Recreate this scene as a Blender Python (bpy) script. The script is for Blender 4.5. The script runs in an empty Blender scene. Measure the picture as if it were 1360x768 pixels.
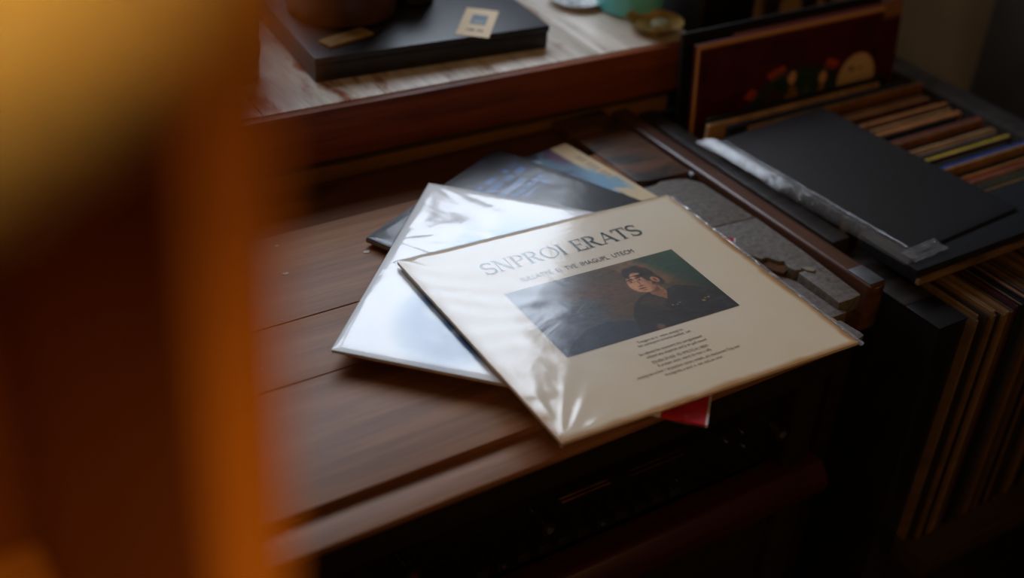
import bpy, bmesh, math, random
import numpy as np
from mathutils import Vector, Matrix, noise
random.seed(7)
SC = bpy.context.scene
COL = SC.collection

# ------------------------------------------------------------------ camera
cam_d = bpy.data.cameras.new('camera')
cam = bpy.data.objects.new('camera', cam_d); COL.objects.link(cam)
cam_d.sensor_width = 36.0
cam_d.lens = 45.53
cam_d.clip_start = 0.01
RX, RY, RZ = (0.8321, -0.5496, 0.0746), (0.2547, 0.4981, 0.8289), (-0.4927, -0.6707, 0.5544)
cam.matrix_world = Matrix(((RX[0], RY[0], RZ[0], -0.5313),
                           (RX[1], RY[1], RZ[1], -0.6780),
                           (RX[2], RY[2], RZ[2], 0.7134), (0, 0, 0, 1)))
cam_d.dof.use_dof = True
cam_d.dof.focus_distance = 1.25
cam_d.dof.aperture_fstop = 2.1
SC.camera = cam

# ------------------------------------------------------------------ sky, lights, exposure
w = bpy.data.worlds.new('sky'); SC.world = w; w.use_nodes = True
wn = w.node_tree.nodes; wn['Background'].inputs[0].default_value = (0.77, 0.86, 1.0, 1)
wn['Background'].inputs[1].default_value = 7.2
WX0, WX1, WZ0, WZ1, WY = -0.45, 1.06, 0.58, 1.66, 1.18       # the window opening in the back wall
pl = bpy.data.lights.new('window_portal', 'AREA'); pl.shape = 'RECTANGLE'
pl.size, pl.size_y = WX1 - WX0, WZ1 - WZ0
pl.cycles.is_portal = True
po = bpy.data.objects.new('window_portal', pl); COL.objects.link(po)
po.location = ((WX0 + WX1) / 2, WY + 0.13, (WZ0 + WZ1) / 2)
po.rotation_euler = (math.radians(-90), 0, 0)
# an added warm spot behind the camera, lighting the pine shelf's front edge
sl = bpy.data.lights.new('shelf_spot', 'SPOT'); sl.energy = 9; sl.color = (1.0, 0.66, 0.26)
sl.spot_size = math.radians(20); sl.spot_blend = 0.9; sl.shadow_soft_size = 0.05
so = bpy.data.objects.new('shelf_spot', sl); COL.objects.link(so)
so.location = (-0.38, -1.50, 1.15)
so.rotation_euler = (Vector((-0.47, -0.46, 0.38)) - Vector(so.location)).to_track_quat('-Z', 'Y').to_euler()
# added warm light at right, out of view, for brass glints and spines
cl = bpy.data.lights.new('side_fill', 'POINT'); cl.energy = 1.6; cl.color = (1.0, 0.60, 0.26)
cl.shadow_soft_size = 0.06
co_ = bpy.data.objects.new('side_fill', cl); COL.objects.link(co_); co_.location = (0.95, -1.15, 1.0)
# added soft warm fill, overhead behind the camera, lifting front faces and planks
c2 = bpy.data.lights.new('overhead_fill', 'POINT'); c2.energy = 24; c2.color = (1.0, 0.60, 0.28)
c2.shadow_soft_size = 0.25
c2o = bpy.data.objects.new('overhead_fill', c2); COL.objects.link(c2o); c2o.location = (-1.15, -1.35, 1.45)
SC.view_settings.view_transform = 'Standard'
SC.view_settings.look = 'None'
SC.view_settings.gamma = 1.0
SC.view_settings.exposure = 0.12

# ------------------------------------------------------------------ materials
def lin(c):
    return tuple((v / 12.92 if v <= 0.04045 else ((v + 0.055) / 1.055) ** 2.4) for v in (x / 255 for x in c))

MATS = {}
def base_mat(name):
    m = bpy.data.materials.new(name); m.use_nodes = True
    nt = m.node_tree
    return m, nt, nt.nodes['Principled BSDF']

def noisy(name, rgb, rgb2=None, scale=20.0, stretch=(1, 1, 1), rough=0.6, spec=0.3, bump=0.1, metal=0.0, detail=4):
    """procedural colour: two tones mixed by stretched noise, with fine bump"""
    if name in MATS: return MATS[name]
    m, nt, b = base_mat(name)
    a = lin(rgb); c = lin(rgb2) if rgb2 else tuple(v * 0.8 for v in a)
    tc = nt.nodes.new('ShaderNodeTexCoord'); mp = nt.nodes.new('ShaderNodeMapping')
    mp.inputs['Scale'].default_value = stretch
    nz = nt.nodes.new('ShaderNodeTexNoise'); nz.inputs['Scale'].default_value = scale
    nz.inputs['Detail'].default_value = detail
    rp = nt.nodes.new('ShaderNodeValToRGB')
    rp.color_ramp.elements[0].position = 0.35; rp.color_ramp.elements[1].position = 0.65
    rp.color_ramp.elements[0].color = (*c, 1); rp.color_ramp.elements[1].color = (*a, 1)
    nt.links.new(tc.outputs['Object'], mp.inputs[0]); nt.links.new(mp.outputs[0], nz.inputs['Vector'])
    nt.links.new(nz.outputs['Fac'], rp.inputs[0]); nt.links.new(rp.outputs[0], b.inputs['Base Color'])
    b.inputs['Roughness'].default_value = rough; b.inputs['Specular IOR Level'].default_value = spec
    b.inputs['Metallic'].default_value = metal
    if bump:
        bp = nt.nodes.new('ShaderNodeBump'); bp.inputs['Strength'].default_value = bump
        bp.inputs['Distance'].default_value = 0.002
        nt.links.new(nz.outputs['Fac'], bp.inputs['Height']); nt.links.new(bp.outputs[0], b.inputs['Normal'])
    MATS[name] = m
    return m

def wood(name, light, dark, axis='x', rough=0.4, spec=0.4, bump=0.15, fine=1.0, worn=None, worn_lo=0.55, worn_hi=0.66, worn_scale=7, off=0.0):
    """long-grained wood; optional second tone in worn patches"""
    if name in MATS: return MATS[name]
    m, nt, b = base_mat(name)
    tc = nt.nodes.new('ShaderNodeTexCoord'); mp = nt.nodes.new('ShaderNodeMapping')
    s = {'x': (1.5, 28, 28), 'y': (28, 1.5, 28), 'z': (28, 28, 1.5)}[axis]
    mp.inputs['Scale'].default_value = s; mp.inputs['Location'].default_value = (off, off * 1.7, off * .6)
    nz = nt.nodes.new('ShaderNodeTexNoise'); nz.inputs['Scale'].default_value = 2.2 * fine
    nz.inputs['Detail'].default_value = 8; nz.inputs['Distortion'].default_value = 0.6
    n2 = nt.nodes.new('ShaderNodeTexNoise'); n2.inputs['Scale'].default_value = 14 * fine; n2.inputs['Detail'].default_value = 3
    n3 = nt.nodes.new('ShaderNodeTexNoise'); n3.inputs['Scale'].default_value = 5; n3.inputs['Detail'].default_value = 5
    for n in (nz, n2): nt.links.new(mp.outputs[0], n.inputs['Vector'])
    nt.links.new(tc.outputs['Object'], mp.inputs[0]); nt.links.new(tc.outputs['Object'], n3.inputs['Vector'])
    mx = nt.nodes.new('ShaderNodeMix'); mx.data_type = 'FLOAT'; mx.inputs[0].default_value = 0.35
    nt.links.new(nz.outputs['Fac'], mx.inputs[2]); nt.links.new(n2.outputs['Fac'], mx.inputs[3])
    m4 = nt.nodes.new('ShaderNodeMix'); m4.data_type = 'FLOAT'; m4.inputs[0].default_value = 0.25
    nt.links.new(mx.outputs[0], m4.inputs[2]); nt.links.new(n3.outputs['Fac'], m4.inputs[3])
    rp = nt.nodes.new('ShaderNodeValToRGB')
    rp.color_ramp.elements[0].position = 0.36; rp.color_ramp.elements[1].position = 0.62
    rp.color_ramp.elements[0].color = (*lin(dark), 1); rp.color_ramp.elements[1].color = (*lin(light), 1)
    nt.links.new(m4.outputs[0], rp.inputs[0])
    outc = rp.outputs[0]
    if worn:
        n4 = nt.nodes.new('ShaderNodeTexNoise'); n4.inputs['Scale'].default_value = worn_scale; n4.inputs['Detail'].default_value = 9
        n4.inputs['Roughness'].default_value = 0.65
        mp2 = nt.nodes.new('ShaderNodeMapping'); mp2.inputs['Scale'].default_value = {'x': (1, 3, 3), 'y': (3, 1, 3), 'z': (3, 3, 1)}[axis]
        nt.links.new(tc.outputs['Object'], mp2.inputs[0]); nt.links.new(mp2.outputs[0], n4.inputs['Vector'])
        r4 = nt.nodes.new('ShaderNodeValToRGB'); r4.color_ramp.elements[0].position = worn_lo; r4.color_ramp.elements[1].position = worn_hi
        nt.links.new(n4.outputs['Fac'], r4.inputs[0])
        mc = nt.nodes.new('ShaderNodeMix'); mc.data_type = 'RGBA'
        nt.links.new(r4.outputs[0], mc.inputs[0]); nt.links.new(outc, mc.inputs[6]); mc.inputs[7].default_value = (*lin(worn), 1)
        outc = mc.outputs[2]
    nt.links.new(outc, b.inputs['Base Color'])
    b.inputs['Roughness'].default_value = rough; b.inputs['Specular IOR Level'].default_value = spec
    bp = nt.nodes.new('ShaderNodeBump'); bp.inputs['Strength'].default_value = bump; bp.inputs['Distance'].default_value = 0.002
    nt.links.new(m4.outputs[0], bp.inputs['Height']); nt.links.new(bp.outputs[0], b.inputs['Normal'])
    MATS[name] = m
    return m

def paper(rgb, rough=0.65, spec=0.25):
    return noisy('card_%d_%d_%d' % rgb, rgb, tuple(int(v * 0.82) for v in rgb), 45, (1, 1, 1), rough, spec, 0.05)

def film(name, rough=0.09, gain=1.8, scale=16, bump=0.25, stretch=(1, 1, 1), haze=0.0):
    """clear plastic film: lets light through, mirrors by Fresnel"""
    if name in MATS: return MATS[name]
    m = bpy.data.materials.new(name); m.use_nodes = True; nt = m.node_tree
    nt.nodes.clear()
    out = nt.nodes.new('ShaderNodeOutputMaterial'); mx = nt.nodes.new('ShaderNodeMixShader')
    tr = nt.nodes.new('ShaderNodeBsdfTransparent'); gl = nt.nodes.new('ShaderNodeBsdfGlossy')
    gl.inputs['Roughness'].default_value = rough
    fr = nt.nodes.new('ShaderNodeFresnel')
    # a film has air on both sides: the same Fresnel from either face
    ge = nt.nodes.new('ShaderNodeNewGeometry'); im = nt.nodes.new('ShaderNodeMapRange')
    im.inputs['To Min'].default_value = 1.5; im.inputs['To Max'].default_value = 1 / 1.5
    nt.links.new(ge.outputs['Backfacing'], im.inputs['Value']); nt.links.new(im.outputs[0], fr.inputs['IOR'])
    mu = nt.nodes.new('ShaderNodeMath'); mu.operation = 'MULTIPLY'; mu.inputs[1].default_value = gain; mu.use_clamp = True
    tc = nt.nodes.new('ShaderNodeTexCoord'); mp = nt.nodes.new('ShaderNodeMapping'); mp.inputs['Scale'].default_value = stretch
    nz = nt.nodes.new('ShaderNodeTexNoise'); nz.inputs['Scale'].default_value = scale; nz.inputs['Detail'].default_value = 3
    nz.inputs['Distortion'].default_value = 1.2
    bp = nt.nodes.new('ShaderNodeBump'); bp.inputs['Strength'].default_value = bump; bp.inputs['Distance'].default_value = 0.004
    nt.links.new(tc.outputs['Object'], mp.inputs[0]); nt.links.new(mp.outputs[0], nz.inputs['Vector'])
    nt.links.new(nz.outputs['Fac'], bp.inputs['Height'])
    for s in (gl, fr): nt.links.new(bp.outputs[0], s.inputs['Normal'])
    nt.links.new(fr.outputs[0], mu.inputs[0]); nt.links.new(mu.outputs[0], mx.inputs[0])
    sh = tr.outputs[0]
    if haze:
        df = nt.nodes.new('ShaderNodeBsdfDiffuse'); df.inputs[0].default_value = (0.8, 0.85, 0.9, 1)
        m2 = nt.nodes.new('ShaderNodeMixShader'); m2.inputs[0].default_value = haze
        nt.links.new(tr.outputs[0], m2.inputs[1]); nt.links.new(df.outputs[0], m2.inputs[2]); sh = m2.outputs[0]
    nt.links.new(sh, mx.inputs[1]); nt.links.new(gl.outputs[0], mx.inputs[2])
    nt.links.new(mx.outputs[0], out.inputs[0])
    MATS[name] = m
    return m

def print_mat(rough=0.45, spec=0.3):
    k = 'printed_colour_%d' % int(rough * 100)
    if k in MATS: return MATS[k]
    m, nt, b = base_mat(k)
    at = nt.nodes.new('ShaderNodeAttribute'); at.attribute_name = 'Col'
    nt.links.new(at.outputs['Color'], b.inputs['Base Color'])
    b.inputs['Roughness'].default_value = rough; b.inputs['Specular IOR Level'].default_value = spec
    MATS[k] = m
    return m

# ------------------------------------------------------------------ mesh helpers
WM = {}          # world matrix of every object built here
class MB:
    def __init__(s): s.v = []; s.f = []
    def add(s, vs, fs):
        n = len(s.v); s.v += [tuple(p) for p in vs]; s.f += [tuple(i + n for i in f) for f in fs]; return s
    def box(s, x0, x1, y0, y1, z0, z1):
        return s.add([(x0, y0, z0), (x1, y0, z0), (x1, y1, z0), (x0, y1, z0), (x0, y0, z1), (x1, y0, z1), (x1, y1, z1), (x0, y1, z1)],
                     [(3, 2, 1, 0), (4, 5, 6, 7), (0, 1, 5, 4), (1, 2, 6, 5), (2, 3, 7, 6), (3, 0, 4, 7)])
    def slab(s, o, eu, ev, en, lu, lv, t):
        """box with a corner o and three unit directions"""
        o, eu, ev, en = map(Vector, (o, eu, ev, en))
        c = [o, o + eu * lu, o + eu * lu + ev * lv, o + ev * lv]
        p = c + [q + en * t for q in c]
        return s.add(p, [(3, 2, 1, 0), (4, 5, 6, 7), (0, 1, 5, 4), (1, 2, 6, 5), (2, 3, 7, 6), (3, 0, 4, 7)])
    def prism(s, poly, z0, z1):
        n = len(poly)
        s.add([(x, y, z0) for x, y in poly] + [(x, y, z1) for x, y in poly],
              [tuple(range(n - 1, -1, -1)), tuple(range(n, 2 * n))] + [(i, (i + 1) % n, n + (i + 1) % n, n + i) for i in range(n)])
        return s
    def prism_x(s, poly, x0, x1):
        """poly of (y, z) points swept along x"""
        n = len(poly)
        return s.add([(x0, y, z) for y, z in poly] + [(x1, y, z) for y, z in poly],
              [tuple(range(n - 1, -1, -1)), tuple(range(n, 2 * n))] + [(i, (i + 1) % n, n + (i + 1) % n, n + i) for i in range(n)])
    def lathe(s, c, prof, n=40, closed=True):
        """profile of (r, z) turned about the vertical through c"""
        vs = []; fs = []
        for r, z in prof:
            for k in range(n):
                a = 2 * math.pi * k / n
                vs.append((c[0] + r * math.cos(a), c[1] + r * math.sin(a), c[2] + z))
        m = len(prof)
        for i in range(m - 1):
            for k in range(n):
                fs.append((i * n + k, i * n + (k + 1) % n, (i + 1) * n + (k + 1) % n, (i + 1) * n + k))
        if closed:
            fs.append(tuple(range(n - 1, -1, -1))); fs.append(tuple((m - 1) * n + k for k in range(n)))
        return s.add(vs, fs)
    def cyl(s, p0, p1, r, n=20):
        p0, p1 = Vector(p0), Vector(p1); d = (p1 - p0).normalized()
        a = d.orthogonal().normalized(); b = d.cross(a)
        vs = [p + (a * math.cos(2 * math.pi * k / n) + b * math.sin(2 * math.pi * k / n)) * r for p in (p0, p1) for k in range(n)]
        fs = [(k, (k + 1) % n, n + (k + 1) % n, n + k) for k in range(n)] + [tuple(range(n - 1, -1, -1)), tuple(range(n, 2 * n))]
        return s.add(vs, fs)

def obj(name, mb, mat, parent=None, bevel=0.0, seg=2, smooth=False, loc=None):
    me = bpy.data.meshes.new(name)
    vs = np.array(mb.v, float)
    if parent is not None:
        M = WM[parent]
    else:
        if loc is None:
            lo, hi = vs.min(0), vs.max(0); loc = ((lo[0] + hi[0]) / 2, (lo[1] + hi[1]) / 2, lo[2])
        M = Matrix.Translation(loc)
    I = np.array(M.inverted())
    vs = vs @ I[:3, :3].T + I[:3, 3]
    me.from_pydata([tuple(p) for p in vs], [], mb.f)
    bm = bmesh.new(); bm.from_mesh(me)
    bmesh.ops.recalc_face_normals(bm, faces=bm.faces)
    if bevel:
        es = [e for e in bm.edges if len(e.link_faces) == 2 and e.calc_face_angle(0) > 0.7]
        bmesh.ops.bevel(bm, geom=es, offset=bevel, segments=seg, affect='EDGES', profile=0.6, clamp_overlap=True)
    bm.to_mesh(me); bm.free()
    if smooth or bevel:
        for p in me.polygons: p.use_smooth = True
    if smooth or bevel:
        me.set_sharp_from_angle(angle=0.7)
    me.materials.append(mat)
    o = bpy.data.objects.new(name, me); COL.objects.link(o)
    if parent is not None:
        o.parent = parent; WM[o] = M
    else:
        o.location = loc; WM[o] = M
    return o

def thing(name, label, cat, loc, group=None):
    o = bpy.data.objects.new(name, None); COL.objects.link(o)
    o.empty_display_size = 0.05
    o.location = loc; WM[o] = Matrix.Translation(loc)
    return tag(o, label, cat, group)
def tag(o, label, cat, group=None):
    o['label'] = label; o['category'] = cat
    if group: o['group'] = group
    return o
def struct(name, mb, mat, parent=None, **k):
    o = obj(name, mb, mat, parent, **k)
    if parent is None: o['kind'] = 'structure'
    return o

def picture(name, o, eu, ev, lu, lv, nu, nv, fn, parent, rough=0.45, hfn=None):
    """flat print: a grid of points coloured by fn(s, t) -> sRGB arrays"""
    o, eu, ev = Vector(o), Vector(eu), Vector(ev); en = ev.cross(eu).normalized()
    S, T = np.meshgrid(np.linspace(0, 1, nu), np.linspace(0, 1, nv))
    c = np.clip(fn(S, T), 0, 255) / 255.0
    cl = np.where(c <= 0.04045, c / 12.92, ((c + 0.055) / 1.055) ** 2.4)
    vs = [o + eu * (lu * a) + ev * (lv * b) for a, b in zip(S.ravel(), T.ravel())]
    mb = MB(); mb.v = [tuple(p) for p in vs]
    mb.f = [(j * nu + i, (j + 1) * nu + i, (j + 1) * nu + i + 1, j * nu + i + 1) for j in range(nv - 1) for i in range(nu - 1)]
    ob = obj(name, mb, print_mat(rough), parent)
    at = ob.data.color_attributes.new('Col', 'FLOAT_COLOR', 'POINT')
    full = np.ones((nu * nv, 4), np.float32); full[:, :3] = cl.reshape(-1, 3)
    at.data.foreach_set('color', full.ravel())
    return ob

def mixc(a, b, f): return a * (1 - f[..., None]) + np.array(b, float) * f[..., None]
def sst(x, a, b):
    t = np.clip((x - a) / (b - a), 0, 1); return t * t * (3 - 2 * t)
def ell(S, T, cx, cy, rx, ry, soft=0.15, rot=0.0):
    dx, dy = S - cx, T - cy
    x = dx * math.cos(rot) + dy * math.sin(rot); y = -dx * math.sin(rot) + dy * math.cos(rot)
    return 1 - sst(np.sqrt((x / rx) ** 2 + (y / ry) ** 2), 1 - soft, 1 + soft)
def fbm(S, T, sc, seed, oct=4):
    rng = np.random.default_rng(seed); out = np.zeros_like(S); amp = 1; tot = 0
    for k in range(oct):
        n = int(sc * 2 ** k) + 2; g = rng.random((n + 2, n + 2)); x = S * n; y = T * n
        i = np.clip(x.astype(int), 0, n); j = np.clip(y.astype(int), 0, n); fx = x - i; fy = y - j
        fx = fx * fx * (3 - 2 * fx); fy = fy * fy * (3 - 2 * fy)
        out += amp * ((g[j, i] * (1 - fx) + g[j, i + 1] * fx) * (1 - fy) + (g[j + 1, i] * (1 - fx) + g[j + 1, i + 1] * fx) * fy)
        tot += amp; amp *= 0.5
    return out / tot
def poly_mask(S, T, pts):
    ins = np.zeros(S.shape, bool); n = len(pts)
    for i in range(n):
        x0, y0 = pts[i]; x1, y1 = pts[(i + 1) % n]
        c = ((y0 > T) != (y1 > T)) & (S < (x1 - x0) * (T - y0) / (y1 - y0 + 1e-12) + x0)
        ins ^= c
    return ins.astype(float)

# ------------------------------------------------------------------ the room
M_wall = noisy('olive_plaster', (120, 98, 66), (104, 84, 56), 6, rough=0.9, spec=0.1, bump=0.05)
M_warm = noisy('warm_plaster', (176, 146, 108), (160, 132, 96), 6, rough=0.9, spec=0.1, bump=0.05)
M_dark = noisy('dark_brown_paint', (44, 36, 28), (34, 28, 22), 9, rough=0.7, spec=0.2, bump=0.05)
M_floor = wood('floor_oak', (96, 70, 46), (60, 42, 28), 'x', rough=0.5)
FZ, CZ = -0.82, 1.80
X0, X1, Y0, Y1 = -2.4, 1.10, -2.4, 1.18
struct('floor', MB().box(X0, X1, Y0, Y1, FZ - .05, FZ), M_floor)
struct('ceiling', MB().box(X0, X1, Y0, Y1, CZ, CZ + .05), M_wall)
wb = MB(); T_ = 0.12
wb.box(X0, WX0, Y1, Y1 + T_, FZ, CZ).box(WX1, X1 + T_, Y1, Y1 + T_, FZ, CZ).box(WX0, WX1, Y1, Y1 + T_, FZ, WZ0).box(WX0, WX1, Y1, Y1 + T_, WZ1, CZ)
struct('wall_back', wb, M_wall)
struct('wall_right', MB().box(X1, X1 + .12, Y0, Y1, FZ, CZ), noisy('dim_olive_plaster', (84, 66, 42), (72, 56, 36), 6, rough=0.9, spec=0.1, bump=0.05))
struct('wall_left', MB().box(X0 - .12, X0, Y0, Y1, FZ, CZ), M_warm)
struct('wall_front', MB().box(X0, X1, Y0 - .12, Y0, FZ, CZ), M_warm)
struct('trim_1', MB().box(1.07, 1.10, -1.0, .395, FZ, CZ), M_dark, bevel=.003)
M_frame = noisy('window_paint', (150, 146, 138), (138, 134, 126), 12, rough=0.5, spec=0.3, bump=0.03)
wf = MB(); fw = 0.045
wf.box(WX0, WX1, Y1 + .03, Y1 + .08, WZ0, WZ0 + fw).box(WX0, WX1, Y1 + .03, Y1 + .08, WZ1 - fw, WZ1)
wf.box(WX0, WX0 + fw, Y1 + .03, Y1 + .08, WZ0 + fw, WZ1 - fw).box(WX1 - fw, WX1, Y1 + .03, Y1 + .08, WZ0 + fw, WZ1 - fw)
win = struct('window_1', wf, M_frame)
mx_ = (WX0 + WX1) / 2
struct('mullion', MB().box(mx_ - .02, mx_ + .02, Y1 + .03, Y1 + .08, WZ0 + fw, WZ1 - fw), M_frame, win, bevel=.003)
M_pane = film('window_glass', rough=0.0, gain=1.0, bump=0.0)
for a, b in ((WX0 + fw, mx_ - .02), (mx_ + .02, WX1 - fw)):
    struct('pane', MB().box(a, b, Y1 + .052, Y1 + .058, WZ0 + fw, WZ1 - fw), M_pane, win)

# ------------------------------------------------------------------ pine cubby shelf close to the camera
M_pine = wood('amber_pine', (222, 150, 50), (190, 118, 32), 'x', rough=0.45, spec=0.3, bump=0.05)
M_pinez = wood('amber_pine_upright', (214, 132, 30), (180, 100, 18), 'z', rough=0.45, spec=0.3, bump=0.05)
M_pineshade = wood('shaded_pine', (130, 72, 20), (98, 52, 12), 'z', rough=0.7, spec=0.2, bump=0.05)  # pine darkened: the shade inside the cubby is put into the colour
SX0, SX1, SY0, SY1, SZ = -1.05, -.437, -.468, -.24, .610
sh = thing('cubby_shelf', 'out-of-focus amber pine cubby shelf at the left edge, close to the camera', 'shelf', ((SX0 + SX1) / 2, (SY0 + SY1) / 2, FZ))
obj('top_board', MB().box(SX0 - .01, SX1 + .004, SY0 - .004, SY1, SZ, SZ + .024), M_pine, sh, bevel=.003)
for a in (SX0, SX1 - .018):
    sp_ = obj('side_panel', MB().box(a, a + .018, SY0 + .003, SY1, FZ, SZ), M_pineshade, sh, bevel=.001)
    obj('edge_strip', MB().box(a - .0006, a + .0186, SY0, SY0 + .0028, FZ, SZ), M_pinez, sp_, bevel=.0008)  # front edge split off so it keeps the undarkened pine
obj('back_panel', MB().box(SX0 + .018, SX1 - .018, SY1 - .008, SY1, FZ, SZ), M_pineshade, sh)
for z in (.30, 0.02, -.28, -.58):
    obj('shelf_board', MB().box(SX0 + .018, SX1 - .018, SY0 + .006, SY1 - .008, z - .018, z), M_pine, sh, bevel=.0015)
obj('plinth', MB().box(SX0 + .018, SX1 - .018, SY0 + .02, SY0 + .035, FZ, FZ + .07), M_pinez, sh)

# amber pendant lamp hanging very close to the camera
def shade_mat():
    m = bpy.data.materials.new('amber_shade'); m.use_nodes = True; nt = m.node_tree; nt.nodes.clear()
    out = nt.nodes.new('ShaderNodeOutputMaterial'); mx = nt.nodes.new('ShaderNodeMixShader'); mx.inputs[0].default_value = 0.6
    d = nt.nodes.new('ShaderNodeBsdfDiffuse'); t = nt.nodes.new('ShaderNodeBsdfTranslucent')
    nz_ = nt.nodes.new('ShaderNodeTexNoise'); nz_.inputs['Scale'].default_value = 60
    r = nt.nodes.new('ShaderNodeValToRGB'); r.color_ramp.elements[0].color = (.82, .64, .33, 1); r.color_ramp.elements[1].color = (.88, .72, .40, 1)
    nt.links.new(nz_.outputs['Fac'], r.inputs[0])
    for q in (d, t): nt.links.new(r.outputs[0], q.inputs[0])
    nt.links.new(d.outputs[0], mx.inputs[1]); nt.links.new(t.outputs[0], mx.inputs[2]); nt.links.new(mx.outputs[0], out.inputs[0])
    return m
LC = (-0.5445, -0.5497, 0.6735)
LR = 0.055
pend = thing('pendant_lamp', 'blurred yellow amber lampshade at the upper left corner, very close to the camera', 'lamp', LC)
obj('shade', MB().lathe(LC, [(LR, 0), (LR, .11), (LR * .8, .15), (.02, .165), (.02, .166), (LR * .8 + .001, .152), (LR + .0015, .111), (LR + .0015, 0)], 56, False), shade_mat(), pend, smooth=True)
obj('bulb_blocker', MB().lathe(LC, [(LR - .0005, .004), (.0, .004)], 40, False), M_dark, pend)  # opaque disc added to keep the bulb's light off the shelf
obj('cord', MB().cyl((LC[0], LC[1], LC[2] + .16), (LC[0], LC[1], CZ), .003, 12), M_dark, pend)
obj('socket', MB().cyl((LC[0], LC[1], LC[2] + .11), (LC[0], LC[1], LC[2] + .163), .014, 24), M_dark, pend)
bl = bpy.data.lights.new('pendant_bulb', 'POINT'); bl.energy = 0.40; bl.color = (1.0, 0.86, 0.50); bl.shadow_soft_size = 0.018
bo = bpy.data.objects.new('pendant_bulb', bl); COL.objects.link(bo); bo.parent = pend; bo.location = (0, 0, .06)

# ------------------------------------------------------------------ wooden console cabinet
M_top = [wood('cabinet_plank_%d' % i, (152, 104, 68), (110, 72, 45), 'x', rough=0.50, spec=0.32, bump=0.22, off=i * 3.1) for i in range(3)]
M_rear = wood('cabinet_rear_board', (108, 66, 32), (82, 48, 22), 'x', rough=0.62, spec=0.25, worn=(56, 32, 14))
M_worn = wood('worn_board', (104, 72, 50), (70, 46, 32), 'x', rough=0.5, spec=0.35, worn=(40, 34, 30), worn_lo=.5, worn_hi=.6, worn_scale=9)
M_mahog = wood('dark_mahogany', (58, 30, 22), (34, 17, 13), 'x', rough=0.4, spec=0.4)
M_rail = wood('brown_rail', (86, 58, 46), (60, 39, 31), 'y', rough=0.32, spec=0.5, bump=0.08)
M_body = wood('cabinet_body', (30, 21, 15), (20, 14, 10), 'x', rough=0.5, spec=0.3)
M_grey = noisy('grey_leatherette', (104, 98, 92), (82, 77, 72), 160, rough=0.55, spec=0.3, bump=0.5)
M_core = noisy('broken_brown_core', (84, 56, 34), (48, 30, 18), 60, rough=0.85, spec=0.1, bump=0.6)
M_black = noisy('black_plastic', (16, 15, 15), (11, 10, 10), 30, rough=0.45, spec=0.35, bump=0.05)
M_brass = noisy('worn_brass', (190, 130, 60), (150, 96, 40), 50, rough=0.3, spec=0.5, bump=0.05, metal=1.0)
M_steel = noisy('dull_steel', (140, 144, 150), (110, 114, 120), 40, rough=0.35, spec=0.5, bump=0.1, metal=0.8)
M_white = noisy('white_fleck', (210, 205, 195), (190, 184, 172), 80, rough=0.8, spec=0.2)

cab = thing('wooden_cabinet', 'old brown wooden cabinet with a planked top and dark control front, under the fanned records', 'cabinet', (-.15, .2, FZ))
for i, (a, b) in enumerate(((0.0, .1475), (.1487, .2345), (.2357, .3805))):
    pk = obj('plank', MB().box(-.76, .352, a, b, -.022, 0), M_top[i], cab, bevel=.0012)
obj('front_lip', MB().box(-.76, .372, -.036, .006, -.0155, -.0075), M_top[1], cab, bevel=.003)
obj('rear_board', MB().box(-.76, .352, .383, .476, -.034, -.0105), M_rear, cab, bevel=.001)
obj('worn_board', MB().prism([(.353, .306), (.366, .3005), (.392, .2985), (.428, .2965), (.430, .474), (.353, .474)], -.018, .0005), M_worn, cab, bevel=.001)
# worn grey leatherette strips along the right end
g1 = obj('grey_strip', MB().prism([(.353, .291), (.372, .2905), (.380, .294), (.398, .292), (.415, .285), (.424, .270), (.427, .1825), (.396, .185), (.353, .188)], -.022, -.001), M_grey, cab, bevel=.0012)
g2 = obj('grey_strip', MB().prism([(.353, .186), (.396, .183), (.4268, .1805), (.425, .10), (.419, .013), (.404, .0115), (.387, .012), (.3885, .045), (.3895, .074), (.398, .0735), (.3985, .0765), (.389, .079), (.387, .088),
     (.392, .098), (.386, .100), (.380, .112), (.372, .112), (.366, .125), (.353, .128)], -.018, -.0005), M_grey, cab, bevel=.0010)
obj('torn_core', MB().prism([(.386, .1005), (.391, .0975), (.386, .087), (.378, .084), (.372, .094), (.366, .118), (.372, .113), (.380, .1125)], -.018, -.004), M_core, g2)
obj('broken_end', MB().prism([(.389, .014), (.404, .013), (.4175, .0145), (.418, .022), (.389, .022)], -.075, -.0175), M_core, g2, bevel=.002)
g3 = obj('grey_ledge', MB().prism([(.353, .19), (.362, .128), (.378, .088), (.3855, .07), (.3870, .012), (.392, .0105), (.3915, .004), (.374, .0045), (.353, .007)], -.022, -.0085), M_grey, cab, bevel=.001)
obj('torn_flap', MB().prism([(.397, .078), (.405, .076), (.409, .070), (.404, .0665), (.399, .071)], -.0004, .0012), noisy('pale_backing', (122, 112, 98), None, 60), g2)
obj('ledge_end', MB().box(.374, .390, .0065, .02, -.06, -.0215), M_core, g3, bevel=.002)
obj('lip_end', MB().prism([(.352, -.034), (.368, -.036), (.3765, -.034), (.377, -.028), (.374, -.004), (.352, -.002)], -.0155, -.0073), M_grey, cab, bevel=.001)
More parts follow.
